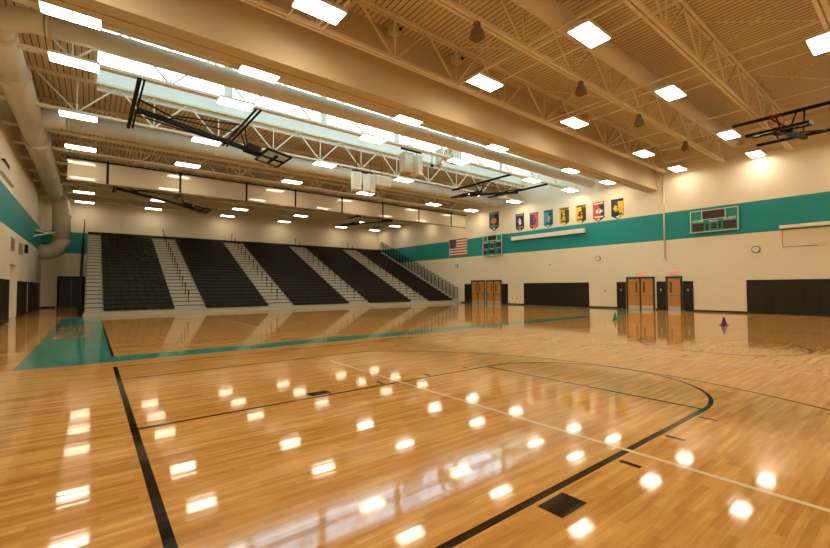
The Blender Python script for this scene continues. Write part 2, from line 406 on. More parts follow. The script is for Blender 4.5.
# dark double doorway in the back wall beside the bleachers
root = bpy.data.objects.new('door_5', None); COL.objects.link(root); root.location = (-1.3, YB, 0); root['kind'] = 'structure'; root['label'] = 'dark doorway in the back wall left of the bleachers'
MB().box((-.9, -.07, 0), (-.75, 0, 2.6)).box((.75, -.07, 0), (.9, 0, 2.6)).box((-.75, -.07, 2.45), (.75, 0, 2.6)).build('door_frame', M['black'], root)
M['darkdoor'] = mat('dark_grey_door', (.045, .042, .045), .5)
for s in (0, 1): MB().box((-.745+s*.75, -.04, .01), (-.005+s*.75, -.005, 2.445)).build('door_leaf', M['darkdoor'], root)

# ------------------------------------------------------------------ wall pads
def pad(side, y0, y1, h, label, th=.06, panels=1, holes=False, group=None):
    x = XR if side == 'R' else XL; s = -1 if side == 'R' else 1
    root = thing('wall_pad', label, 'wall pad', (x, (y0+y1)/2, .05), group)
    n = panels; wd = (y1-y0)/n
    for i in range(n):
        a = y0+i*wd-(y0+y1)/2; m = MB(); m.box((s*.005, a+.002, .02), (s*th, a+wd-.002, h-.05))
        o = m.build('pad_panel', M['pad'], root)
        bv = o.modifiers.new('bevel', 'BEVEL'); bv.width = .006; bv.segments = 2
    if holes:
        yy = 0; MB().box((s*th, yy-.05, 1.25-.05), (s*(th+.01), yy+.03, 1.40-.05)).build('switch_plate', M['chrome'], root)
    return root
pad('R', 16.2, 22.1, 1.88, 'long black wall pad under the white screen case', panels=10)
pad('R', -2.4, 6.76, 1.9, 'long black wall pad at the right edge, beyond the purple cone', panels=15)
pad('R', 13.5, 14.12, 1.88, 'narrow black wall pad left of the nearer wooden double door', holes=True)
pad('R', 10.98, 11.5, 1.88, 'narrow black wall pad just left of the single wooden door', holes=True)
pad('R', 9.4, 9.97, 1.88, 'black wall pad just right of the single wooden door', holes=True)
pad('R', 28.4, 29.25, 1.87, 'black wall pad between the bleachers and the far wooden doors')
pad('R', 23.84, 24.5, 1.84, 'black wall pad right of the far wooden doors')
pad('L', 24.4, 26.5, 2.0, 'thick black wall pad on the left wall, nearest the photo edge', th=.25)
pad('L', 31.4, 34.9, 2.0, 'black wall pad on the left wall just past the recessed entry', panels=3, th=.10)
pad('L', 36.4, 43.5, 2.02, 'farthest black wall pad on the left wall', panels=6)

# ------------------------------------------------------------------ trusses
nodes = [-.58+2.73*k for k in range(0, 12)]
def chord(mb, z, h=.10):
    mb.box((XL+.02, -.115, z), (XR-.02, -.022, z+h)); mb.box((XL+.02, .022, z), (XR-.02, .115, z+h))
TY = [1.7, 4.69, 7.68, 10.67, 14.2, 17.0, 22.0, 25.3, 28.4, 31.5, 34.6, 37.7, 40.8, 43.9, -1.3]
TD = ['above the right-hand folded hoop', 'just in front of the small round duct', 'carrying the row of pendant speakers', 'just in front of the tan bulkhead beam', 'just behind the tan bulkhead beam',
      'standing against the clerestory window', 'under the pale panel band of the clerestory', 'just beyond the second skylit duct', 'directly in front of the divider curtain',
      'first behind the divider curtain', 'second behind the divider curtain', 'third behind the divider curtain', 'fourth behind the divider curtain', 'closest to the back wall', 'overhead behind the viewpoint']
t0 = None
ZB, ZT = 8.86, 10.28
def make_truss():
    r = thing('roof_truss', '', 'roof truss', (0, 0, 0), 'cream steel roof trusses')
    m = MB(); chord(m, ZB); m.build('bottom_chord', M['steel'], r)
    m = MB(); chord(m, ZT); m.build('top_chord', M['steel'], r)
    dg = MB().bar((0, 0, ZB+.05), (1.36, 0, ZT+.05), .06).build('diagonal_web', M['steel'], r); dg.location.x = nodes[0]
    dl = MB().bar((0, 0, ZB+.05), (-1.36, 0, ZT+.05), .06).build('diagonal_web', M['steel'], r); dl.location.x = nodes[0]
    vt = MB().bar((0, 0, ZB+.05), (0, 0, ZT+.05), .05).build('vertical_web', M['steel'], r); vt.location.x = nodes[0]
    for x in nodes[1:]:
        for q in (dg, dl, vt):
            if x+1.36 > XR and q is dg: continue
            c = q.copy(); COL.objects.link(c); c.location.x = x; c.parent = r
    return r
for y, dsc in zip(TY, TD):
    t = make_truss() if t0 is None else copy_tree(t0); t0 = t0 or t
    t.location = (0, y, 0); t['label'] = 'cream steel roof truss ' + dsc
# bridging rods between neighbouring trusses
BR = {0: 'over the right-hand hoop', 1: 'beside the small round duct', 2: 'in front of the bulkhead', 7: 'in front of the curtain', 9: 'just behind the curtain', 10: 'above the far hoops'}
for k, dsc in BR.items():
    ya, yb = TY[k], TY[k+1]
    for j, x in enumerate(nodes[2:11:2]):
        r = thing('bridging_brace', 'thin cream bracing %s, %s from left' % (dsc, ORD[j]), 'brace', (x, ya, ZB), 'bracing between trusses')
        L = yb-ya
        MB().bar((0, .1, .05), (0, L-.1, .05), .045).build('bottom_rod', M['steel'], r)
        if k == 1: continue
        MB().bar((.06, .1, .08), (.06, L-.1, 1.45), .03).build('cross_rod', M['steel'], r)
        MB().bar((-.06, .1, 1.45), (-.06, L-.1, .08), .03).build('cross_rod', M['steel'], r)

# ------------------------------------------------------------------ ceiling lights
LX = [-.52, 4.33, 10.62, 16.4, 23.3, 27.95]
LY = [-5.2, -2.0, 1.9, 5.98, 9.7, 13.9, 16.8, 22.0, 26.95, 30.15, 34.3, 39.3, 43.75]
LDY = ['behind the viewpoint', 'over the viewpoint', 'near the right photo edge', 'between the round duct and the speakers', 'in front of the bulkhead beam', 'between the bulkhead and the skylit duct',
       'on the clerestory truss', 'below the pale clerestory panel', 'in front of the divider curtain', 'just behind the divider curtain', 'second row behind the curtain', 'second row from the back wall', 'closest to the back wall']
LDX = ['at the left wall', 'second from left wall', 'third from left wall', 'third from banner wall', 'second from banner wall', 'at the banner wall']
RAIL = {1.9: (1.7, 4.69), 5.98: (4.69, 7.68), 9.7: (7.68, 10.67)}
base = None; proto_r = {}; dimme = None
for iy, y in enumerate(LY):
    for ix, x in enumerate(LX):
        x += {5.98: .48, 9.7: .2, 1.9: .6}.get(y, 0)
        if base is None:
            base = thing('ceiling_light', '', 'ceiling light', (x, y, 8.75), 'rectangular ceiling lights')
            m = MB(); m.box((-.63, -.32, .0), (.63, .32, .09)); m.build('housing', M['lampframe'], base)
            MB().box((-.60, -.29, -.02), (.60, .29, -.001)).build('diffuser', M['lamp'], base)
            MB().box((-.015, -.015, .09), (.015, .015, .16)).build('hanger', M['lampframe'], base)
            l = base
        else: l = copy_tree(base, (x, y, 8.75))
        if y > 30:
            dd = [c for c in l.children if c.name.startswith('diffuser')][0]
            if dimme is None: dimme = dd.data.copy(); dimme.materials[0] = M['lamp_dim']
            dd.data = dimme
        if y in RAIL and ix < 6:
            if y not in proto_r:
                a, c = RAIL[y]; proto_r[y] = [MB().box((sx-.02, a-y, .09), (sx+.02, c-y, .13)).build('support_rail', M['steel'], l) for sx in (-.5, .5)]
            else:
                for q in proto_r[y]:
                    c = q.copy(); COL.objects.link(c); c.parent = l
        l['label'] = 'bright rectangular ceiling light %s, %s' % (LDX[ix], LDY[iy])

# ------------------------------------------------------------------ round ducts
def collar(p, axis, r, L=.12):
    a = Vector(axis)*L/2; p = Vector(p); return MB().tube([p-a, p+a], r, 32)
def elbow(c, p0, p1, n=8):
    """quarter arc between p0 and p1 about corner c"""
    c, p0, p1 = Vector(c), Vector(p0), Vector(p1); u, v = p0-c, p1-c; o = c+u+v
    return [o - v*math.cos(t)*1 - u*math.sin(t) + 0*u for t in [PI/2*i/n for i in range(n+1)]]
def ring(p, ax, r, parent):
    m = MB().tube([Vector(p)-Vector(ax)*.03, Vector(p)+Vector(ax)*.03], r+.015, 32); m.build('seam_ring', M['duct'], parent)
zc = 9.05; hx = -2.25
hd = thing('header_duct', 'fat cream round duct along the left wall, bending down into it', 'duct', (hx, 15, zc))
q = MB(); q.tube([(0, 1.7, 0), (0, 4.4, 0)], .42, 32); q.build('duct_run', M['duct'], hd)
q = MB(); q.tube([(0, 4.4, 0), (0, 4.9, 0), (0, 12.4, 0)], [.42, .46, .46], 32); q.build('duct_run', M['duct'], hd)
q = MB(); q.tube([(0, 12.4, 0), (0, 12.8, 0), (0, 27.2, 0)], [.46, .53, .53], 32); q.build('duct_run', M['duct'], hd)
for yy, r in ((4.6, .49), (12.6, .56), (20, .55), (27.2, .55)): collar((0, yy, 0), (0,1,0), r, .35 if yy == 12.6 else .1).build('duct_collar', M['duct'], hd)
q = MB(); q.tube([(0, 27.2, 0)] + [(Vector((.3*t/8, 27.2+1.1*math.sin(PI/2*t/8), -1.1+1.1*math.cos(PI/2*t/8)))) for t in range(1, 9)] + [(.35, 28.3, -3.6)], [.53]+[.53+.006*t for t in range(1, 9)]+[.58], 32); q.build('duct_bend', M['duct'], hd)
pa = []
for t in range(9):
    a = PI/2*t/8; pa.append((.35-1.0+1.0*math.cos(a), 28.3, -3.6-1.0*math.sin(a)))
q = MB(); q.tube(pa+[(-1.0, 28.3, -4.6)], .58, 32); q.build('duct_bend', M['duct'], hd)
for zz in (-1.6, -3.6): collar((.35, 28.3, zz), (0,0,1), .605, .08).build('duct_collar', M['duct'], hd)
def branch(y, z, r, x1, label, rb=1.0, parentloc=None, m=None):
    root = thing('branch_duct', label, 'duct', (hx, y, z))
    pts = []
    for t in range(9):
        a = PI/2*t/8; pts.append((rb-rb*math.cos(a), rb-rb*math.sin(a), 0))
    q = MB(); q.tube([(0, rb+.35, 0)]+pts, [min(.42, r*1.2)]*2+[r*(1.2-.2*t/8) for t in range(1, 9)], 28); q.build('duct_bend', m or M['duct'], root)
    q = MB(); q.tube([(rb, 0, 0), (x1-hx, 0, 0)], r, 28); q.build('duct_run', m or M['duct'], root)
    x = rb+.05
    while x < x1-hx: ring((x, 0, 0), (1,0,0), r-.005, root); x += 6.0
    return root
branch(15.6, 9.12, .305, 28.8, 'long round duct crossing in front of the clerestory window', 1.1)
branch(24.0, 9.07, .37, 28.6, 'pale round duct behind the clerestory panel truss, lit by daylight', 1.3)
rd = thing('branch_duct', 'small round duct on the near side, between the right-hand trusses', 'duct', (0, 6.72, 9.5))
MB().tube([(XL+.05, 0, 0), (28.1, 0, 0)], .29, 28).build('duct_run', M['duct'], rd)
for x in (3, 9, 15, 21, 27.5): ring((x, 0, 0), (1,0,0), .285, rd)
# struts and a hanger grille at the left wall
for k, (z0, z1, y0) in enumerate(((5.2, 5.8, 38.5), (5.75, 5.75, 39.8), (6.0, 6.0, 41.0))):
    tag(MB().tube([(XL, y0, z0), (-2.2, y0+2.6, z1)], .05, 10).build('duct_strut', M['white']), '%s white strut from the left wall to the vertical duct' % ('lowest sloping', 'middle level', 'topmost level')[k], 'strut', 'struts beside the vertical duct')
g = thing('wall_cage', 'small white slatted cage high on the left wall above the teal band', 'cage', (XL, 27.3, 6.72))
m = MB()
for i in range(20): m.box((.02, -2.3+i*.19, 0), (.10, -2.22+i*.19, .36))
m.build('slat', M['white'], g); MB().box((0, -2.4, -.04), (.11, 1.4, 0)).box((0, -2.4, .36), (.11, 1.4, .40)).box((0, -2.4, 0), (.02, 1.4, .36)).build('rail', M['white'], g)
tag(MB().box((.005, -1.2, 0), (.12, .2, .2)).build('projector', M['black'], None, (XL, 26.6, 7.125)), 'dark box sitting on top of the slatted wall cage', 'projector')
for k, (y0, y1) in enumerate(((28.5, 29.8), (31.4, 33.0))):
    v = thing('wall_vent', 'pale louvred vent on the left wall, %s one' % ('nearer', 'farther')[k], 'vent', (XL, (y0+y1)/2, 3.5), 'left wall vents')
    hw = (y1-y0)/2; MB().box((0, -hw, 0), (.03, hw, .7)).build('vent_frame', M['offwhite'], v)
    m = MB()
    for i in range(9): m.box((.03, -hw+.05, .05+i*.07), (.05, hw-.05, .08+i*.07))
    m.build('louvre', M['woodtrim'], v)
tag(MB().box((0, -.22, 0), (.14, .22, .5)).build('alarm_horn', M['black'], None, (XL, 34.4, 3.75)), 'small black alarm horn on the left wall past the vents', 'alarm')

# ------------------------------------------------------------------ divider curtain
cy = 28.9; dc = thing('divider_curtain', 'white translucent divider curtain rolled up high across the gym', 'curtain', (0, cy, 7.4))
MB().box((-1.1, -.008, .05), (29.1, .008, 1.22)).build('curtain_fabric', M['curtain'], dc)
MB().box((-1.15, -.05, 1.22), (29.2, .05, 1.30)).build('top_track', M['black'], dc)
MB().tube([(-1.1, 0, .03), (29.15, 0, .03)], .05, 12).build('bottom_roll', M['woodtrim'], dc)
for x in (.64, 4.25, 8.2, 11.65, 15.45, 19.3, 23.2, 27.2): MB().box((x-.06, -.03, 0), (x+.06, -.01, 1.35)).build('strap', M['black'], dc)

# ------------------------------------------------------------------ folded basketball goals
def goal(x, yc, d, ylo, yhi, label):
    r = thing('basketball_hoop', label, 'basketball hoop', (x, yc, 8.8), 'ceiling-hung basketball hoops')
    K = M['black']
    MB().box((-.06, ylo-yc, -.06), (.06, yhi-yc, .06)).build('mounting_rail', K, r)
    MB().tube([(d*.15, ylo-yc, 0), (d*.15, yhi-yc, 0)], .035, 8).build('mounting_rail', K, r)
    for xx in (3.95, 4.13): MB().tube([(d*xx, ylo-yc, 0), (d*xx, yhi-yc, 0)], .045, 8).build('mounting_rail', K, r)
    MB().bar((d*.1, .0, -.15), (d*5.0, 0, -.98), .17, .17).build('mast', K, r)
    MB().tube([(d*.1, -.75, 0), (d*1.35, -.12, -.2), (d*1.35, .12, -.2), (d*.1, .75, 0)], .04, 8).build('pivot_brace', K, r)
    for s in (-1, 1): MB().tube([(d*1.35, s*.12, -.12), (d*4.0, s*.55, -.02)], .03, 8).build('fold_brace', K, r)
    MB().tube([(d*.2, .95, -.05), (d*4.6, .28, -.85)], .03, 8).build('side_brace', K, r)
    MB().tube([(d*4.14, .35, 0), (d*4.3, .12, -.8)], .03, 8).tube([(d*4.14, -.35, 0), (d*4.3, -.12, -.8)], .03, 8).build('drop_hanger', K, r)
    o = MB().box((-.32, -.30, -.13), (.32, .30, .16)).build('winch_box', K, r); o.location = (d*4.55, 0, -.86); o.rotation_euler.y = d*.17
    # backboard frame of reference: local x away from mast, face up
    bb = MB().box((-.50, -.87, -.012), (.50, .87, .012)).build('backboard', M['bglass'], r); bb.location = (d*5.52, 0, -1.06); bb.rotation_euler.y = d*.17
    f = MB(); 
    f.box((-.58, -.95, -.05), (-.50, .95, .05)); f.box((.50, -.95, -.05), (.58, .95, .05)); f.box((-.50, -.95, -.05), (.50, -.87, .05)); f.box((-.50, .87, -.05), (.50, .95, .05))
    f.build('board_frame', K, bb)
    MB().box((-.54, -.05, -.09), (.54, .05, -.031)).box((-.06, -.6, -.09), (.06, .6, -.031)).build('rear_bracket', K, bb)
    rr = MB(); n = 24; pth = [(d*.36, .24*math.cos(2*PI*i/n), .30+.24*math.sin(2*PI*i/n)) for i in range(n+1)]
    rr.tube(pth, .014, 8, False); rr.box((d*.31-.06, -.12, .03), (d*.31+.08, .12, .11)); rr.build('rim', M['red'], bb)
    return r
goal(1.2, 19.45, 1, 16.9, 22.3, 'black folded ceiling-hung basketball hoop, large one at upper left')
goal(25.2, 19.4, -1, 16.9, 22.3, 'black folded ceiling-hung hoop at upper centre, left of the banners')
goal(26.9, 3.75, -1, 1.7, 5.6, 'black folded basketball hoop near the right edge of the photo')
goal(1.2, 35.8, 1, 34.0, 38.0, 'far folded hoop behind the curtain, above the left bleachers')
goal(25.2, 35.8, -1, 34.0, 38.0, 'far folded hoop behind the curtain, above the right bleachers')

# ------------------------------------------------------------------ hanging speakers, pendants, floodlights
def cab(a, b_, rz, parent, m='speakerw', name='speaker_cabinet', loc=(0,0,0)):
    q = MB(); q.box(a, b_); o = q.build(name, M[m], parent, loc); o.rotation_euler.z = rz
    bv = o.modifiers.new('bevel', 'BEVEL'); bv.width = .02; bv.segments = 2
    x0, y0, z0 = a; x1, y1, z1 = b_
    g_ = MB().box((x0+.06, y0-.012, z0+.08), (x1-.06, y0-.001, z1-.08)).build('speaker_grille', M['offwhite'], o)
    return o
s1 = thing('hanging_speaker_cluster', 'cluster of white speakers hanging at centre ceiling, lower left group', 'speaker', (12.2, 20, 8.1))
MB().box((-.85, -.05, -.05), (.45, .05, .05)).build('hanging_bar', M['black'], s1)
cab((-.25, -.25, -1.0), (.25, .25, 0), -.3, s1, loc=(-.62, 0, -.1)); cab((-.25, -.25, -1.0), (.25, .25, 0), .25, s1, loc=(.22, 0, -.1))
cab((-.5, -.35, -.28), (.5, .35, .28), .1, s1, loc=(1.1, .1, -.35), m='speakerw')
MB().tube([(-.6, 0, 0), (-.6, 0, .85)], .015, 6).build('hanger_rod', M['black'], s1)
MB().tube([(.3, 0, 0), (.3, 0, .85)], .015, 6).build('hanger_rod', M['black'], s1)
MB().tube([(1.1, 0, -.1), (1.1, 0, .85)], .015, 6).build('hanger_rod', M['black'], s1)
s2 = thing('hanging_speaker_cluster', 'pair of tall tan and white speakers hanging below the pale panel', 'speaker', (13.9, 18, 9.2))
MB().box((-.65, -.05, -.05), (.75, .05, .05)).build('hanging_bar', M['black'], s2)
cab((-.32, -.25, -1.1), (.32, .25, 0), -.1, s2, 'ply', loc=(-.3, 0, -.25)); cab((-.2, -.3, -1.1), (.2, .3, 0), .3, s2, loc=(.4, 0, -.25))
MB().tube([(-.3, 0, -.3), (-.3, 0, 1.1)], .015, 6).build('hanger_rod', M['black'], s2)
MB().tube([(.4, 0, -.3), (.4, 0, 1.1)], .015, 6).build('hanger_rod', M['black'], s2)
s3 = thing('hanging_speaker', 'tan boxy speaker hanging from the clerestory truss, right of the pair', 'speaker', (16.2, 17.45, 9.1))
cab((-.5, -.3, -.35), (.5, .3, .35), .2, s3, 'ply', loc=(.4, 0, .15)); cab((-.1, -.25, -.45), (.1, .25, .45), 0, s3, 'offwhite', loc=(-.65, 0, -.1))
MB().tube([(.4, 0, .5), (.4, 0, 1.2)], .015, 6).build('hanger_rod', M['black'], s3)
MB().tube([(-.65, 0, .3), (-.65, 0, 1.2)], .015, 6).build('hanger_rod', M['black'], s3)
MB().tube([(-.7, 0, -.1), (.2, 0, .0)], .03, 6).build('hanger_rod', M['black'], s3)
mc = thing('hanging_microphone', 'small black microphone ball on a thin cord left of the tan speaker', 'microphone', (15.11, 17.6, 8.45))
MB().tube([(0,0,-.09), (0,0,-.07), (0,0,0), (0,0,.07), (0,0,.09)], [.03, .07, .1, .07, .03], 12).build('microphone_head', M['black'], mc); MB().tube([(0,0,.08), (0,0,1.8)], .012, 6).build('cord', M['black'], mc)
pp = None
for k, x in enumerate((8.26, 13.6, 18.2, 23.4)):
    if pp is None:
        pp = thing('pendant_speaker', '', 'speaker', (x, 7.68, 8.86), 'pendant speakers under one truss')
        q = MB(); z0, z1 = -.46, -.16
        q.hexa([(-.16,-.16,z0),(.16,-.16,z0),(.16,.16,z0),(-.16,.16,z0),(-.10,-.10,z1),(.10,-.10,z1),(.10,.10,z1),(-.10,.10,z1)]); q.build('cabinet', M['grill'], pp)
        MB().box((-.07, -.07, -.16), (.07, .07, 0)).build('mounting_box', M['grill'], pp); s = pp
    else: s = copy_tree(pp, (x, 7.68, 8.86))
    s['label'] = 'small dark tapered speaker under the near truss, %s from the left' % ORD[k]
ff = None
for k, x in enumerate((7.87, 10.75)):
    if ff is None:
        ff = thing('flood_lamp', '', 'lamp', (x, 11.05, 10.27), 'small lamps behind the near truss')
        MB().box((-.18, -.15, -.22), (.18, .15, .05)).build('housing', M['offwhite'], ff); MB().tube([(.12, -.16, -.08), (.12, -.19, -.08)], .06, 12).build('lens', M['black'], ff)
        MB().box((-.03, -.03, .05), (.03, .03, .13)).build('bracket', M['offwhite'], ff); s = ff
    else: s = copy_tree(ff, (x, 11.05, 10.27))
    s['label'] = 'small box lamp with dark lens high before the bulkhead, %s one' % ('left', 'right')[k]

# ------------------------------------------------------------------ bleachers
NB, RUN, RISE, BY0, BZ0 = 24, .585, .25, 29.85, .28
BX0, BX1 = -.27, 29.0
SEC = [(.6, 4.18), (6.02, 10.05), (11.98, 16.6), (18.62, 23.0), (25.2, 28.2)]
AIS = [(BX0, .6), (4.18, 6.02), (10.05, 11.98), (16.6, 18.62), (23.0, 25.2), (28.2, BX1)]
bl = thing('bleachers', 'wide bank of dark bleacher seating with pale aisles against the back wall', 'bleachers', (0, BY0, 0))
for i in range(NB):
    z = BZ0+RISE*i; y0 = RUN*i
    m = MB(); m.mi = 0; m.box((BX0, y0, z-.045), (BX1, y0+RUN+.03, z))
    m.mi = 1; m.box((BX0, y0+.02, z-RISE+.0 if i else 0), (BX1, y0+.05, z-.045))
    m.build('deck_row', [M['tread'], M['riser'] if i else M['tread']], bl)
m = MB()
pr_ = [(BX0+.03, .1, 0)]
for i in range(NB): pr_ += [(BX0+.03, .1+RUN*i, BZ0+RISE*i-.05), (BX0+.03, .1+RUN*(i+1), BZ0+RISE*i-.05)]
pr_ += [(BX0+.03, .1+RUN*NB, 0)]
for x in (BX0+.03, BX1-.08): m.prism([(x, p[1], p[2]) for p in pr_], (.05, 0, 0))
m.build('end_panel', M['riser'], bl)
MB().box((BX0-.05, -.35, 0), (BX1+.05, .0, .17)).build('front_step', M['tread'], bl)
MB().box((BX0, RUN*NB+.0, BZ0+RISE*(NB-1)-.3), (BX1, RUN*NB+.06, BZ0+RISE*NB+.05)).build('rear_rail_panel', M['black'], bl)
nseat = {}
for (a, b_), nm in zip(SEC, ('leftmost', 'second from left', 'middle', 'second from right', 'rightmost')):
    sec = bpy.data.objects.new('seating_section', None); COL.objects.link(sec); sec.parent = bl; sec.location = (a, 0, 0)
    W = b_-a; n = max(1, round(W/.46)); sw = W/n
    m = MB()
    for k in range(n):
        x0, x1 = k*sw+.012, (k+1)*sw-.012
        m.prism([(x0, -.02, -.02), (x0, -.03, .13), (x0, .02, .185), (x0, .20, .165), (x0, .33, .175), (x0, .36, .29), (x0, .39, .29), (x0, .385, .06), (x0, .10, .0)], (x1-x0, 0, 0))
    row = m.build('seat_row', M['seat'], sec); row.location = (0, 0, BZ0)
    for i in range(1, NB):
        c = row.copy(); COL.objects.link(c); c.parent = sec; c.location = (0, RUN*i, BZ0+RISE*i)
# aisle steps
for j, (a, b_) in enumerate(AIS):
    m = MB()
    for i in range(1, NB): m.box((a+.03, RUN*i-.28, BZ0+RISE*(i-1)), (b_-.03, RUN*i+.02, BZ0+RISE*(i-1)+.125))
    m.build('aisle_steps', M['tread'], bl)
MB().box((BX0-.24, .02, 0), (BX0-.2, RUN*NB, .28)).build('outrigger', M['black'], bl)
pf = []
for i in range(NB): pf += [(BX0-.2, .03+RUN*i, BZ0+RISE*i+.1), (BX0-.2, .03+RUN*(i+1), BZ0+RISE*i+.1)]
pf += [(BX0-.2, RUN*NB, BZ0+RISE*(NB-1)-1.0), (BX0-.2, .3, 0), (BX0-.2, .03, 0)]
MB().prism(pf, (-.13, 0, 0)).build('side_closure_panel', M['black'], bl)
# aisle handrails
def railmesh():
    m = MB(); m.tube([(0, 0, 0), (0, 0, .62)], .025, 8)
    pts = [(0, .0+.11*math.sin(2*PI*i/14), .77-.17*math.cos(2*PI*i/14)) for i in range(15)]
    m.tube(pts, .022, 6, False); m.box((-.06, -.06, 0), (.06, .06, .02)); return m
hr = None
for a, b_ in AIS[1:5]:
    for i in range(1, NB, 2):
        if hr is None: hr = railmesh().build('aisle_handrail', M['black'], bl); c = hr
        else: c = hr.copy(); COL.objects.link(c); c.parent = bl
        c.location = ((a+b_)/2, RUN*i+.33, BZ0+RISE*i)
# end guard rails
def guard():
    m = MB(); h = 1.28
    m.tube([(0, 0, 0), (0, 0, h-.06), (0, .04, h), (0, RUN-.12, h), (0, RUN-.08, h-.06), (0, RUN-.08, -.1)], .026, 8)
    for k in range(1, 4): m.tube([(0, k*.12, .12), (0, k*.12, h-.01)], .014, 6)
    m.tube([(0, 0, .12), (0, RUN-.08, .12)], .012, 6); return m
gr = guard().build('end_guard_rail', M['black'], bl); gr.location = (BX0-.22, .05, BZ0)
first = True
for X in (BX0-.22, BX1-.02):
    for i in range(NB):
        if first: first = False; continue
        c = gr.copy(); COL.objects.link(c); c.parent = bl; c.location = (X, RUN*i+.05, BZ0+RISE*i)

# ------------------------------------------------------------------ things on the right wall
def wloc(y, z): return (XR, y, z)
RW = (PI/2, 0, -PI/2)      # text facing -X, reading from far (left) to near (right)
def frame_rect(q, y0, y1, z0, z1, t, x0=-.17, x1=-.13):
    q.box((x0, y0, z0), (x1, y1, z0+t)); q.box((x0, y0, z1-t), (x1, y1, z1)); q.box((x0, y0, z0+t), (x1, y0+t, z1-t)); q.box((x0, y1-t, z0+t), (x1, y1, z1-t))
# banners
def banner(y, z0, z1, w, label, cols):
    """cols: base, side, motif, tip, accent"""
    r = thing('pennant_banner', label, 'banner', wloc(y, (z0+z1)/2), 'team banners above the teal band')
    h = (z1-z0)/2; a = w/2; pt = .28*w*1.1
    MB().prism([(-.012, -a, h), (-.012, a, h), (-.012, a, -h+pt), (-.012, 0, -h), (-.012, -a, -h+pt)], (.008, 0, 0)).build('cloth', M[cols[0]], r)
    e = -.020
    # side colour: right-hand (near) half wedge
    MB().prism([(e, -a+.02, h*.75), (e, -.02*w, h*.75), (e, -a*.35, -h*.2), (e, 0, -h+.04), (e, -a+.02, -h+pt+.02)], (.006, 0, 0)).build('side_field', M[cols[1]], r)
    sh = cols[5]
    if len(sh) == 1:
        text_mesh(sh, w*.85, 'emblem', M[cols[2]], r, (e-.008, .04*w, .08*h), RW, .01)
        q = MB(); frame_rect(q, -.33*w, .33*w, -.36*h, .52*h, .03, e-.006, e-.001); q.build('emblem_border', M[cols[4]], r)
    else:
        random.seed(len(label)); n = 14; sy, sz = {'tall': (.15, .42), 'wide': (.34, .26), 'big': (.32, .36)}[sh]
        MB().prism([(e-.008, sy*w*math.cos(2*PI*i/n)*random.uniform(.7, 1.15), .08*h+sz*h*math.sin(2*PI*i/n)*random.uniform(.7, 1.15)) for i in range(n)], (.006, 0, 0)).build('emblem', M[cols[2]], r)
        MB().prism([(e-.014, (.10-.3*sy)*w, .30*h), (e-.014, -.12*w, .20*h), (e-.014, -.05*w, -.02*h), (e-.014, .0, .10*h)], (.005, 0, 0)).prism([(e-.014, .12*w, -.12*h), (e-.014, -.10*w, -.10*h), (e-.014, -.04*w, -.2*h)], (.005, 0, 0)).build('emblem_detail', M[cols[4]], r)
    MB().box((e-.006, -.38*w, -h+pt*1.15), (e, .38*w, -h+pt*1.15+.11)).build('lower_strip', M[cols[3]], r)
    q = MB(); q.box((e-.004, -a*.8, h*.80), (e+.002, a*.8, h*.93)); q.build('name_strip', M[cols[3]], r)
    MB().prism([(e-.006, -.12*w, -h+pt*.85), (e-.006, .12*w, -h+pt*.85), (e-.006, 0, -h+.04)], (.005, 0, 0)).build('tip_mark', M['b_white'], r)
    MB().tube([(-.014, -a-.02, h), (-.014, a+.02, h)], .016, 8).build('hanging_rod', M['black'], r)
    return r
banner(25.38, 6.75, 8.5, 1.18, 'large dark teal pennant with orange emblem above the small scoreboard', ('b_teal', 'b_black', 'b_orange', 'b_grey', 'b_red', 'wide'))
banner(22.45, 6.38, 7.93, .9, 'navy and dark grey pennant with a white figure', ('b_navy', 'b_black', 'b_white', 'b_grey', 'b_grey', 'tall'))
banner(21.0, 6.38, 7.82, .84, 'orange pennant with purple left half', ('b_purple', 'b_orange', 'b_purple', 'b_orange', 'b_orange', 'big'))
banner(19.6, 6.36, 7.82, .86, 'light blue pennant with dark green edge and grey emblem', ('b_blue', 'b_green', 'b_grey', 'b_navy', 'b_white', 'wide'))
banner(18.15, 6.36, 7.8, .86, 'yellow pennant with a dark letter and green edge', ('b_yellow', 'b_green', 'b_black', 'b_brown', 'b_brown', 'H'))
banner(16.74, 6.35, 7.78, .84, 'yellow pennant with a large brown emblem', ('b_yellow', 'b_brown', 'b_brown', 'b_brown', 'b_yellow', 'big'))
banner(15.35, 6.33, 7.78, .86, 'red pennant with white emblem and navy corner', ('b_red', 'b_navy', 'b_white', 'b_white', 'b_navy', 'wide'))
banner(13.98, 6.33, 7.78, .88, 'navy and yellow pennant, nearest to the large scoreboard', ('b_navy', 'b_yellow', 'b_yellow', 'b_black', 'b_navy', 'big'))
# screens
def screen(y0, y1, z, r, label):
    t = thing('projection_screen_case', label, 'projection screen', wloc((y0+y1)/2, z)); h = (y1-y0)/2
    o = MB().box((-.24, -h, -r), (-.02, h, r)).build('case', M['white'], t); bv = o.modifiers.new('bevel', 'BEVEL'); bv.width = .03; bv.segments = 2
    for s in (-1, 1): MB().box((-.25, s*h-.03, -r-.01), (0, s*h+.03, r+.01)).build('end_cap', M['offwhite'], t)
screen(16.4, 23.2, 5.8, .17, 'long white projection screen case mounted on the teal band')
screen(-.5, 5.2, 4.72, .09, 'thin white projection screen case at the right photo edge')
cd = MB(); cd.tube([(XR-.02, 5.15, 4.6), (XR-.02, 5.15, 3.65), (XR-.02, 3.75, 3.65)], .016, 6)
tag(cd.build('wall_conduit', M['woodtrim']), 'thin bent conduit under the right-edge screen case', 'conduit')
tag(MB().box((-.05, -.15, -.1), (0, .1, .1)).build('junction_box', M['offwhite'], None, (XR, 3.6, 3.68)), 'small beige box at the end of the bent conduit', 'box')
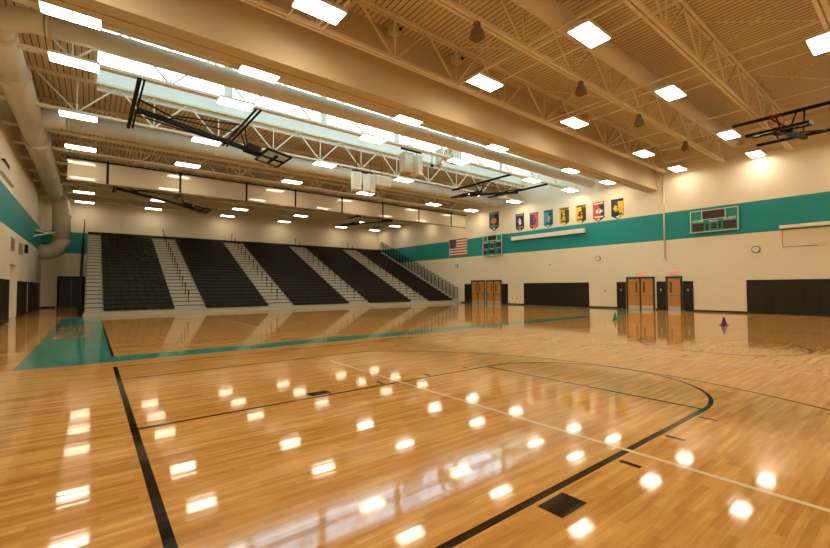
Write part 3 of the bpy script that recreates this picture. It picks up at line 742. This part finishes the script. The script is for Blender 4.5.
# vertical conduits
for y0, z0, z1, l, r_ in ((10.95, 3.4, 8.85, 'pale vertical pipe running down the wall between scoreboard and banners', .05), (24.0+.0, 3.3, 4.5, 'thin vertical conduit below the small scoreboard', .015)):
    tag(MB().tube([(XR-r_, y0, z0), (XR-r_, y0, z1)], r_, 10).build('wall_pipe', M['offwhite']), l, 'pipe')
tag(MB().box((-.1, -.08, -.12), (0, .08, .12)).build('switch_box', M['offwhite'], None, (XR, 10.95, 3.3)), 'small beige box at the bottom of the vertical pipe', 'box')
# clocks
ck = None
for (y, z, l) in ((6.29, 3.61, 'round wall clock right of the large scoreboard'), (15.47, 3.63, 'round wall clock between the long pad and double door'), (30.4, 3.72, 'round wall clock below the flag')):
    if ck is None:
        ck = thing('wall_clock', l, 'clock', wloc(y, z), 'round wall clocks')
        MB().tube([(-.06, 0, 0), (0, 0, 0)], .2, 32).build('clock_rim', M['black'], ck)
        MB().tube([(-.065, 0, 0), (-.0601, 0, 0)], .168, 32).build('clock_face', M['white'], ck)
        MB().bar((-.07, 0, 0), (-.07, -.09, .05), .008, .012).build('hand', M['black'], ck); MB().bar((-.07, 0, 0), (-.07, .06, .11), .008, .01).build('hand', M['black'], ck)
        q = MB()
        for i in range(12):
            a = i*PI/6; q.box((-.07, .145*math.cos(a)-.008, .145*math.sin(a)-.008), (-.0651, .145*math.cos(a)+.008, .145*math.sin(a)+.008))
        q.build('hour_mark', M['black'], ck)
    else:
        c = copy_tree(ck, wloc(y, z)); c['label'] = l
# exit signs
for (y, z, l) in ((12.33, 2.44, 'EXIT sign above the nearer wooden double door'), (10.42, 2.47, 'EXIT sign above the single wooden door'), (26.48, 2.46, 'EXIT sign above the two far double doors')):
    e = thing('exit_sign', l, 'exit sign', wloc(y, z), 'red exit signs')
    MB().box((-.06, -.18, -.13), (0, .18, .13)).build('sign_case', M['white'], e)
    MB().box((-.0625, -.16, -.11), (-.0601, .16, .11)).build('sign_lens', mat('exit_face', (.75, .42, .33), .5, emit=(1, .35, .2), estr=.25), e)
    text_mesh('EXIT', .19, 'lettering', M['exitred'], e, (-.065, 0, 0), RW, .004)
# outlets
for k, (y, z, l) in enumerate(((23.35, .55, 'left small wall outlet between the far doors and long pad'), (22.9, .55, 'right small wall outlet between the far doors and long pad'), (15.0, 1.25, 'small wall switch between the long pad and double door'), (19.5, 3.35, 'small wall sensor above the long pad'))):
    tag(MB().box((-.03, -.06, -.08), (0, .06, .08)).build('wall_outlet', M['ply'], None, wloc(y, z)), l, 'outlet')
# flag
fg = thing('flag', 'american flag hung flat on the teal band by the bleachers', 'flag', wloc(30.15, 5.6))
hw, hh = 1.28, .87
q = MB()
for i in range(13):
    z0 = hh-2*hh*i/13; z1 = hh-2*hh*(i+1)/13; q.mi = i % 2; q.box((-.02, -hw, z1), (-.012, hw, z0))
q.build('stripes', [M['fl_red'], M['fl_white']], fg)
MB().box((-.026, hw-1.0, hh-2*hh*7/13), (-.0201, hw, hh)).build('canton', M['navy'], fg)
q = MB()
for r in range(9):
    for c in range(6 if r % 2 == 0 else 5):
        yy = hw-.09-(c*.165+(0 if r % 2 == 0 else .082)); zz = hh-.07-r*.1
        st = [(-.029, yy+(.032 if k % 2 == 0 else .013)*math.sin(k*PI/5), zz+(.032 if k % 2 == 0 else .013)*math.cos(k*PI/5)) for k in range(10)]
        q.prism(st, (.002, 0, 0))
q.build('stars', M['fl_white'], fg)
MB().box((-.03, hw, -hh), (-.01, hw+.05, hh)).build('heading', M['fl_white'], fg)
# scoreboards
sb = thing('scoreboard', 'large teal scoreboard reading HOME PERIOD GUEST on the teal band', 'scoreboard', wloc(8.22, 5.5))
W, Hh = 1.21, .665
MB().box((-.15, -W, -Hh), (0, W, Hh)).build('cabinet', M['teal'], sb)
q = MB(); frame_rect(q, -W, W, -Hh, Hh, .035); frame_rect(q, -.60, .60, .08, Hh-.02, .03); q.build('white_outline', M['white'], sb)
disp = [(-.56, .56, .12, Hh-.06), (.50, 1.10, -.58, -.12), (-1.10, -.46, -.56, -.10), (-.15, .12, -.5, -.16), (.25, .42, -.56, -.14), (-.38, -.24, -.52, -.1)]
for a, b_, c, d_ in disp: MB().box((-.160, a, c), (-.1501, b_, d_)).build('display_panel', M['display'], sb)
text_mesh('HOME', .21, 'lettering', M['white'], sb, (-.155, .80, .02), RW, .01); text_mesh('GUEST', .21, 'lettering', M['white'], sb, (-.155, -.80, .03), RW, .01); text_mesh('PERIOD', .13, 'lettering', M['white'], sb, (-.155, 0, -.04), RW, .01)
sb = thing('scoreboard', 'smaller many-panel teal scoreboard between flag and long screen', 'scoreboard', wloc(25.5, 5.42))
W, Hh = 1.15, .96
MB().box((-.15, -W, -Hh), (0, W, Hh)).build('cabinet', M['teal'], sb)
q = MB(); frame_rect(q, -W, W, -Hh, Hh, .05); frame_rect(q, -.55, .58, .42, Hh, .04); q.build('white_outline', M['white'], sb)
for a, b_, c, d_ in [(-.50, .54, .48, .88), (.45, 1.08, -.22, .2), (-1.08, -.50, -.2, .24), (-.10, .14, -.2, .16), (.24, .36, -.2, .16), (-.36, -.24, -.2, .2),
                     (.78, 1.08, -.8, -.42), (.5, .62, -.72, -.5), (-.30, .40, -.76, -.4), (-.62, -.48, -.7, -.48), (-1.06, -.76, -.76, -.34)]:
    MB().box((-.160, a, c), (-.1501, b_, d_)).build('display_panel', M['display'], sb)
for s, yy, zz, z_ in (('HOME', .80, .32, .17), ('GUEST', -.76, .36, .17), ('PERIOD', .0, .26, .13), ('FOUL', .8, -.32, .12), ('FOUL', -.78, -.27, .12), ('PLAYER', .05, -.31, .12), ('FOUL', .05, -.86, .11)):
    text_mesh(s, z_, 'lettering', M['white'], sb, (-.155, yy, zz), RW, .01)

# ------------------------------------------------------------------ training cones
for (x, y, mm, l) in ((19.2, 9.35, 'green', 'small green training cone standing on the floor'), (19.75, 5.3, 'purple', 'small purple training cone standing on the floor')):
    c = thing('training_cone', l, 'cone', (x, y, .0016))
    MB().tube([(0,0,.02), (0,0,.06), (0,0,.31), (0,0,.33)], [.105, .095, .032, .028], 24).build('cone_body', M[mm], c)
    o = MB().box((-.14, -.14, 0), (.14, .14, .02)).build('cone_base', M[mm], c); bv = o.modifiers.new('bevel', 'BEVEL'); bv.width = .008

# ------------------------------------------------------------------ world, camera
w = bpy.data.worlds.new('sky'); sc.world = w; w.use_nodes = True
bg = w.node_tree.nodes['Background']; bg.inputs['Color'].default_value = (.55, .82, 1.0, 1); bg.inputs['Strength'].default_value = 6.0

cam = bpy.data.cameras.new('camera'); co = bpy.data.objects.new('camera', cam); COL.objects.link(co); sc.camera = co
cam.sensor_width = 36; cam.lens = 411.8/830*36; cam.clip_start = .05; cam.clip_end = 200
yaw, pit, rol = [math.radians(v) for v in (38.2014, 1.8536, -.2376)]
F = Vector((math.sin(yaw)*math.cos(pit), math.cos(yaw)*math.cos(pit), math.sin(pit))); R = Vector((math.cos(yaw), -math.sin(yaw), 0)); U = R.cross(F)
R2 = R*math.cos(rol)+U*math.sin(rol); U2 = U*math.cos(rol)-R*math.sin(rol)
mt = Matrix((R2, U2, -F)).transposed().to_4x4(); mt.translation = (0, 0, 1.56); co.matrix_world = mt

vs = sc.view_settings; vs.view_transform = 'Standard'; vs.look = 'None'; vs.gamma = 1; vs.use_curve_mapping = False; vs.exposure = .3
cy_ = sc.cycles; cy_.use_denoising = True; cy_.max_bounces = 8; cy_.diffuse_bounces = 5; cy_.transparent_max_bounces = 12; cy_.sample_clamp_indirect = 6
